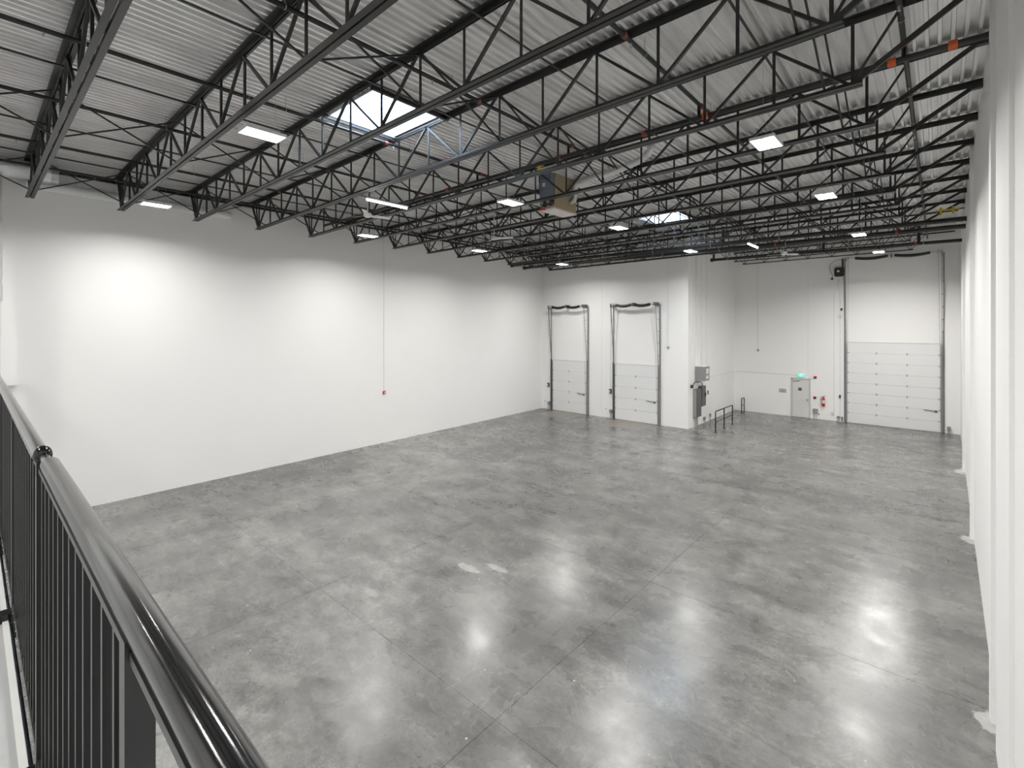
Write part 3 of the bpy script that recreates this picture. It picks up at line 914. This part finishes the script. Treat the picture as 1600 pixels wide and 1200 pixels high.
overhead('door_3', 'tall wide white overhead door in the recessed wall', -3.62, 0.10, YB, 4.27, 8.72, 8, (0.335, 0.665), 0.38, True, 1.0)

# dock leveller plates
for xc_, lab in ((-16.5, 'worn tan dock plate in the floor before the left overhead door'), (-12.17, 'worn tan dock plate in the floor before the right narrow overhead door')):
    t = thing('dock_leveler', lab, 'dock plate', (xc_, 0, 0))
    m_ = MB(); m_.box(-0.95, 0.95, 22.0, 23.75, 0.0005, 0.006); m_.obj('deck_plate', 'leveler', t)
    m_ = MB(); m_.box(-1.02, -0.97, 21.95, 23.75, .0005, .008); m_.box(0.97, 1.02, 21.95, 23.75, .0005, .008); m_.box(-1.02, 1.02, 21.9, 21.95, .0005, .008); m_.obj('pit_angle', 'mez_floor', t)

# ------------------------------------------------------------------ personnel door
pd = thing('door_4', 'pale grey personnel door under the green exit sign', 'door', (0, YB, 0), kind='structure')
X0, X1 = -6.27, -5.33
m_ = MB(); m_.box(X0, X0 + .06, -0.05, 0, 0, 2.2); m_.box(X1 - .06, X1, -0.05, 0, 0, 2.2); m_.box(X0, X1, -0.05, 0, 2.14, 2.2); m_.obj('door_frame', 'door_frame', pd)
m_ = MB(); m_.box(X0 + .065, X1 - .065, -0.035, -0.005, 0.01, 2.135); dl = m_.obj('door_leaf', 'man_door', pd)
m_ = MB(); m_.box(X1 - .16, X1 - .10, -.055, -.035, .95, 1.10); m_.tube([(X1 - .13, -.055, 1.03), (X1 - .13, -.09, 1.03), (X1 - .25, -.09, 1.03)], .011, 8); m_.obj('lever_handle', 'galv', dl)
m_ = MB(); m_.box(X0 + .12, X0 + .42, -.085, -.035, 2.04, 2.10); m_.bar((X0 + .3, -.1, 2.11), (X0 + .55, -.06, 2.13), .03, .012); m_.obj('door_closer', 'galv', dl)
m_ = MB(); m_.box(-5.92, -5.75, -.04, -.035, 1.50, 1.66); s_ = m_.obj('door_sign', 'sign_black', dl)
m_ = MB(); m_.box(-5.90, -5.85, -.042, -.04, 1.56, 1.61); m_.box(-5.82, -5.77, -.042, -.04, 1.56, 1.61); m_.obj('door_sign_marks', 'grey_metal', dl)
m_ = MB(); m_.box(-5.93, -5.73, -.039, -.035, 1.42, 1.45); m_.obj('door_sign_strip', 'white_metal', dl)
for z in (.3, 1.1, 1.9):
    m_ = MB(); m_.tube([(X0 + .065, -.04, z - .05), (X0 + .065, -.04, z + .05)], .008, 8); m_.obj('hinge', 'galv', dl)
# exit sign
ex = thing('exit_sign', 'glowing green running figure exit sign above the grey door', 'sign', (-5.80, YB, 2.28))
m_ = MB(); m_.box(-.19, .19, -.06, 0, 0, .20); m_.obj('sign_box', 'white_metal', ex)
m_ = MB(); m_.box(-.18, .18, -.064, -.06, .01, .19); m_.obj('sign_face', 'exit_green', ex)
pg = MB()
def seg(p, q, w):
    pg.bar((p[0], -.066, p[1]), (q[0], -.066, q[1]), w, .003, up=(0, 1, 0))
pg.tube([(-.005, -.064, .155), (-.005, -.068, .155)], .014, 12)
seg((-.012, .135), (-.022, .09), .026); seg((-.01, .13), (.03, .115), .010); seg((.03, .115), (.045, .13), .009); seg((-.015, .13), (-.05, .115), .010); seg((-.05, .115), (-.06, .09), .009)
seg((-.02, .09), (.012, .065), .013); seg((.012, .065), (.006, .03), .012); seg((-.024, .09), (-.04, .055), .013); seg((-.04, .055), (-.07, .045), .011)
pg.box(.075, .085, -.067, -.064, .02, .17); pg.box(.075, .13, -.067, -.064, .16, .17); pg.box(.12, .13, -.067, -.064, .02, .17)
pg.obj('pictogram', 'exit_white', ex)
# plate left of the door, alarm, pull station, extinguisher
t = thing('wall_notice', 'small grey two-part notice plate left of the grey door', 'sign', (-6.72, YB, 1.42))
m_ = MB(); m_.box(-.18, .18, -.012, 0, -.10, .10); m_.obj('plate', 'grey_metal', t)
m_ = MB()
for i in range(3):
    m_.box(-.16, -.02, -.014, -.012, .05 - i * .05, .075 - i * .05); m_.box(.02, .16, -.014, -.012, .05 - i * .05, .075 - i * .05)
m_.obj('notice_bars', 'white_plastic', t)
def alarm(label, loc, rz=0, strobe=True, gl=None):
    t = thing('fire_alarm', label, 'fire alarm', loc, rot=(0, 0, rz))
    m_ = MB(); m_.box(-.065, .065, -.05, 0, -.065, .065); m_.obj('alarm_body', 'red', t)
    m_ = MB(); m_.box(-.035, .035, -.075, -.05, -.03, .03); m_.obj('alarm_lens', 'white_plastic' if strobe else 'sign_black', t)
    for i in range(3):
        m_ = MB(); m_.box(-.05, .05, -.053, -.05, -.058 + i * .008, -.054 + i * .008); m_.obj('grille_slot', 'sign_black', t)
    return t
alarm('red fire alarm sounder up beside the exit sign', (-5.10, YB, 2.30), strobe=False)
alarm('red fire alarm pull station at hand height right of the grey door', (-5.12, YB, 1.17), strobe=False)
t = alarm('red fire alarm alone on the long left wall', (xl(12.2), 12.2, 2.22), R(90))
def conduit(label, pts, r=0.013, mat='white_metal'):
    m_ = MB(); m_.tube(pts, r, 8)
    return tag(m_.obj('conduit', mat), label, 'conduit')
conduit('thin white conduit dropping down the long left wall to the red alarm', [(xl(12.2) + .014, 12.2, 2.3), (xl(12.2) + .014, 12.2, zd(-18) - .2)])
conduit('thin white conduit from roof to the sensor on the recess wall left side', [(-8.02, YB - .014, 3.75), (-8.02, YB - .014, zd(-8) - .1)])
conduit('thin white conduit to the sensor on the dock wall right of the doors', [(-10.38, YD - .014, 4.1), (-10.38, YD - .014, zd(-10) - .1)])
conduit('white conduit running level from the cabinets round to the exit sign', [(XC + .014, 25.6, 2.38), (XC + .014, YB - .03, 2.38), (XC + .03, YB - .014, 2.38), (-5.98, YB - .014, 2.38)])
for (x, y, z, lab) in ((-8.02, YB, 3.7, 'small round pale sensor on the recess wall left of the door'), (-10.38, YD, 4.05, 'small round pale sensor on the dock wall near the corner')):
    t = thing('wall_sensor', lab, 'sensor', (x, y, z))
    m_ = MB(); m_.tube([(0, 0, 0), (0, -.03, 0), (0, -.05, 0)], .06, 14, radii=[.065, .065, .04]); m_.obj('sensor_body', 'grey_metal', t)
    m_ = MB(); m_.tube([(0, -.05, 0), (0, -.06, 0)], .02, 10); m_.obj('sensor_lens', 'white_plastic', t)
fe = thing('fire_extinguisher', 'red fire extinguisher hanging on the wall between the doors', 'extinguisher', (-4.70, YB - .10, .75))
m_ = MB(); m_.tube([(0, 0, 0), (0, 0, .02), (0, 0, .40), (0, 0, .45), (0, 0, .48)], .075, 18, radii=[.065, .075, .075, .055, .025]); m_.obj('cylinder', 'red', fe)
m_ = MB(); m_.tube([(0, 0, .48), (0, 0, .53)], .022, 10); m_.bar((0, 0, .54), (.09, 0, .60), .02, .01); m_.bar((0, 0, .53), (.09, 0, .54), .02, .01); m_.obj('valve_handle', 'sign_black', fe)
m_ = MB(); m_.tube(catm([(-.02, 0, .52), (-.09, -.01, .48), (-.12, -.01, .35), (-.10, -.01, .18), (-.085, -.01, .10)], 5), .011, 8); m_.obj('hose', 'sign_black', fe)
m_ = MB(); m_.tube([(0, 0, .16), (0, 0, .33)], .0765, 18); m_.obj('paper_label', 'white_plastic', fe)
m_ = MB(); m_.box(-.03, .03, .07, .10, .2, .5); m_.obj('wall_bracket', 'galv', fe)

# small boxes
def jbox(label, loc, w, h, d, mat='grey_metal', legs=True, rz=0):
    t = thing('junction_box', label, 'electrical box', loc, rot=(0, 0, rz))
    m_ = MB(); m_.box(-w / 2, w / 2, -d, 0, -h / 2, h / 2); m_.obj('box_body', mat, t)
    m_ = MB(); m_.box(-w / 2 + .01, w / 2 - .01, -d - .006, -d, -h / 2 + .01, h / 2 - .01); m_.obj('cover_plate', mat, t)
    if legs:
        for sx in (-w / 4, w / 4):
            m_ = MB(); m_.tube([(sx, -d * .5, -h / 2), (sx, -d * .5, -loc[2] + .003)], .012, 8); m_.obj('conduit_stub', 'galv', t)
    return t
jbox('grey junction box on two conduits, low on the wall right of the grey door', (-5.08, YB, .45), .22, .22, .12)
jbox('tiny outlet box beside the grey junction box low on the wall', (-4.93, YB, .28), .06, .06, .05, legs=False)
jbox('pale round-cornered box low between extinguisher and tall door', (-4.28, YB, .40), .10, .13, .05, 'white_plastic', False)
jbox('grey receptacle box on a stub left of the tall door', (-4.02, YB, .22), .14, .12, .07)
jbox('second small receptacle box right beside the tall door track', (-3.86, YB, .20), .08, .12, .06)
jbox('grey box at the foot of the right track of the tall door', (0.40, YB, .25), .13, .16, .09)
jbox('black limit switch box beside the tall door at chest height', (-3.95, YB, 1.35), .07, .16, .07, 'sign_black', False)
for (xx, w1) in ((-18.06, 'left'), (-13.72, 'right')):
    jbox('dark push-button control station beside the %s narrow door' % w1, (xx, YD, 1.50), .14, .26, .09, 'dark_grey', False)
    jbox('white switch cover mounted on the %s narrow door wall near its control' % w1, (xx - .02, YD - .10, 1.50), .07, .15, .02, 'white_plastic', False)
    jbox('small grey box on conduits at the foot of the %s narrow door' % w1, (xx + .04, YD, .38), .16, .20, .10)
    jbox('small pale outlet low on the wall left of the %s narrow door' % w1, (xx - .30, YD, .48), .09, .10, .04, 'white_plastic', False)
    conduit('thin white conduit up from the control station of the %s narrow door' % w1, [(xx, YD - .014, 1.63), (xx, YD - .014, 6.2)], .009)
conduit('white conduit up the wall left of the tall door', [(-3.95, YB - .014, .3), (-3.95, YB - .014, 7.5)])
conduit('second white conduit left of the tall door', [(-4.22, YB - .014, .3), (-4.22, YB - .014, 7.2)])
conduit('pale wall joint cover strip right of the exit sign', [(-5.45, YB - .008, 2.5), (-5.45, YB - .008, zd(-5) - .1)], .008)

# jackshaft opener and cable loop by the tall door
op = thing('door_opener', 'black jackshaft motor opener at the top left of the tall door', 'opener', (-3.98, YB, 8.05))
m_ = MB(); m_.box(-.17, .17, -.28, -.03, -.24, .24); m_.box(-.21, -.17, -.22, -.06, -.15, .18); m_.obj('motor_case', 'black_pipe', op)
m_ = MB(); m_.tube([(-.02, -.28, .04), (-.02, -.31, .04)], .06, 14); m_.obj('gear_cover', 'white_plastic', op)
m_ = MB(); m_.bar((.16, -.12, .0), (.16, -.12, .72), .06, .03, up=(0, 1, 0)); m_.obj('chain_guard', 'black_pipe', op)
m_ = MB(); m_.box(-.22, .22, -.03, 0, -.2, .2); m_.obj('mount_plate', 'dark_grey', op)
m_ = MB(); m_.tube(catm([(.2, -.1, .66), (-.15, -.05, .66), (-.42, -.03, .42), (-.40, -.03, .05), (-.30, -.03, -.12), (-.33, -.03, -.28)], 6), .009, 6); m_.obj('control_cable', 'dark_grey', op)
m_ = MB(); m_.box(-.38, -.28, -.07, 0, -.38, -.28); m_.obj('relay_box', 'sign_black', op)
m_ = MB(); m_.tube([(-.06, -.2, -.24), (-.06, -.2, -.9)], .005, 5); m_.tube([(.0, -.2, -.24), (.0, -.2, -.55)], .012, 6); m_.obj('pull_chain', 'galv', op)
jbox('small black box halfway up the left track of the tall door', (-3.88, YB, 6.05), .08, .12, .07, 'sign_black', False)
jbox('pale box just below the small black box by the tall door', (-3.95, YB, 5.65), .12, .2, .06, 'white_plastic', False)

# ------------------------------------------------------------------ electrical gear on the return wall
def cab(label, y0, y1, z0_, z1_, dep, mat, name='electrical_cabinet', parts=()):
    t = thing(name, label, 'cabinet', (XC, (y0 + y1) / 2, z0_))
    w = (y1 - y0) / 2; h = z1_ - z0_
    m_ = MB(); m_.box(0, dep, -w, w, 0, h); m_.obj('enclosure', mat, t)
    m_ = MB(); m_.box(dep, dep + .012, -w + .02, w - .02, .02, h - .02); m_.obj('cover', mat, t)
    return t, w, h
t, w, h = cab('grey transformer box mounted high over the switch panels', 24.75, 25.35, 2.38, 3.08, .52, 'grey_metal', 'transformer')
m_ = MB(); m_.box(.532, .536, -.18, .14, .34, .60); m_.box(.532, .536, -.18, .10, .08, .25); m_.obj('warning_label', 'white_metal', t)
m_ = MB(); m_.box(-.0, .55, -w - .01, w + .01, h, h + .02); m_.obj('drip_lid', 'white_metal', t)
m_ = MB(); m_.bar((.02, -.25, -.02), (.5, -.25, -.02), .04, .04); m_.bar((.02, .25, -.02), (.5, .25, -.02), .04, .04); m_.obj('bracket', 'galv', t)
t, w, h = cab('tall dark grey panelboard below the transformer', 24.5, 25.15, .50, 1.92, .18, 'dark_grey')
m_ = MB(); m_.box(.192, .20, -.24, .24, .3, 1.2); m_.obj('panel_door', 'dark_grey', t)
m_ = MB(); m_.box(0.0, .17, -w - .004, -w, .02, h - .02); m_.obj('side_plate', 'grey_metal', t)
t, w, h = cab('narrower dark grey disconnect cabinet right of the tall panelboard', 25.2, 25.75, .98, 2.02, .20, 'dark_grey')
m_ = MB(); m_.box(.21, .26, .12, .16, .5, .68); m_.obj('switch_lever', 'sign_black', t)
m_ = MB()
for y in (24.6, 24.75, 24.9):
    m_.tube([(XC + .08, y, 0.0), (XC + .08, y, .50)], .025, 8)
tag(m_.obj('conduit_bank', 'galv'), 'bank of galvanised conduits under the tall panelboard', 'conduit')
jbox('small grey box at the foot of the return wall right of the conduits', (XC, 26.0, .22), .2, .16, .08, rz=R(90))
jbox('tiny grey receptacle farther right at the foot of the return wall', (XC, 26.9, .28), .12, .16, .06, rz=R(90))
jbox('pale switch box on the return wall right of the dark cabinets', (XC, 26.2, 1.6), .12, .16, .05, 'white_plastic', False, R(90))
jbox('grey switch box paired with the pale one on the return wall', (XC, 26.55, 1.55), .10, .22, .05, 'grey_metal', False, R(90))
m_ = MB(); m_.tube(catm([(XC + .05, 24.3, 2.1), (XC + .08, 24.45, 2.25), (XC + .10, 24.9, 2.28), (XC + .12, 25.4, 2.2), (XC + .10, 25.5, 2.03)], 5), .02, 8)
tag(m_.obj('flex_cable', 'sign_black'), 'black flexible cable looping between transformer and cabinets', 'cable')
jbox('small black box on the return wall edge left of the cabinets', (XC, 24.2, 2.10), .10, .16, .12, 'sign_black', False, R(90))
for i, y in enumerate((24.3, 24.65, 24.85, 25.05, 25.6, 26.4)):
    conduit('%s thin pale conduit from the corner, climbing the return wall above the cabinets' % ORD[i], [(XC + .02, y, 3.1 if 24.7 < y < 25.4 else 2.3), (XC + .02, y, zd(XC) - .15)], .012)

# black pipe barriers
def barrier(label, x, y0, y1, h, mids, name='pipe_barrier'):
    t = thing(name, label, 'barrier', (x, 0, 0))
    ps = [y0] + list(mids) + [y1]
    r = .028
    for y in ps:
        top = h - .06 if y in (y0, y1) else h - .02
        m_ = MB(); m_.tube([(0, y, .012), (0, y, top)], r, 10); m_.obj('post', 'rail_black', t)
        m_ = MB(); m_.box(-.08, .08, y - .08, y + .08, 0, .012); m_.obj('base_plate', 'rail_black', t)
    m_ = MB(); m_.tube([(0, y0, h - .06), (0, y0 + .02, h - .02), (0, y0 + .06, h), (0, y1 - .06, h), (0, y1 - .02, h - .02), (0, y1, h - .06)], r, 10); m_.obj('top_rail', 'rail_black', t)
    m_ = MB(); m_.tube([(0, y0 + .02, h * .5), (0, y1 - .02, h * .5)], r * .9, 10); m_.obj('mid_rail', 'rail_black', t)
barrier('black two-bay pipe guard rail in front of the electrical cabinets', -8.05, 23.95, 26.5, 1.02, (25.2,))
barrier('narrow black hoop guard in the recess corner', -8.70, 30.35, 30.85, .85, ())

# ------------------------------------------------------------------ mezzanine guard rail
RY = 0.172
guard = thing('guard_rail', 'glossy black balustrade along the mezzanine edge in the foreground', 'railing', (0, RY, MEZ))
ztop = H - 0.44 - MEZ
POST = [-0.918 - 1.384 * i for i in range(-1, 12)]
POST = [p for p in POST if p > -17.5 and p < 0.4]
xball = -2.302
m_ = MB(); m_.tube([(xball + 0.200, 0, ztop), (xball + .206, 0, ztop), (0.30, 0, ztop)], 0.024, 32, radii=[.021, .024, .024]); m_.obj('top_rail', 'rail_black', guard)
m_ = MB(); m_.tube([(-17.5, -0.004, ztop - .014), (xball - .02, -0.004, ztop - .014)], 0.024, 32); m_.obj('top_rail', 'rail_black', guard)
m_ = MB(); m_.ball((xball, -0.002, ztop - .006), 0.0255, 28, 16, 1.3); m_.tube([(xball, 0, ztop - .008), (xball + .21, 0, ztop - .004)], .014, 14); m_.tube([(xball, 0, ztop - .03), (xball, 0, ztop - .075)], .02, 16); o = m_.obj('ball_joint', 'rail_black', guard); o['label'] = 'ball-shaped joint between the two rail lengths'
pm = MB(); pm.box(-.019, .019, -.019, .019, -0.10, ztop - .03); ME_P = pm.mesh('post', 'bal_black')
for p in POST:
    put('post', ME_P, guard, (p, 0, 0))
    b_ = MB(); b_.box(-.035, .035, -.11, -.019, .002, .045); b_.tube([(0, -.09, .045), (0, -.09, .055)], .01, 8)
    b_.obj('post_bracket', 'rail_black', guard, (p, 0, 0))
balm = MB(); balm.box(-.0075, .0075, -.0125, .0125, .085, ztop - .055); ME_B = balm.mesh('baluster', 'bal_black')
sc = MB(); sc.ball((0, -.017, .068), .0035, 8, 6); ME_S = sc.mesh('rail_screw', 'galv')
for a, b in zip(POST[1:], POST[:-1]):
    n = 12
    for i in range(1, n + 1):
        xx = a + (b - a) * i / (n + 1)
        put('baluster', ME_B, guard, (xx, 0, 0))
        if xx > -8: put('rail_screw', ME_S, guard, (xx, 0, 0))
m_ = MB(); m_.box(-17.5, .3, -.016, .016, .05, .085); m_.obj('bottom_rail', 'bal_black', guard)
m_ = MB(); m_.box(-17.5, .3, -.014, .014, ztop - .060, ztop - .045); m_.obj('upper_channel', 'bal_black', guard)
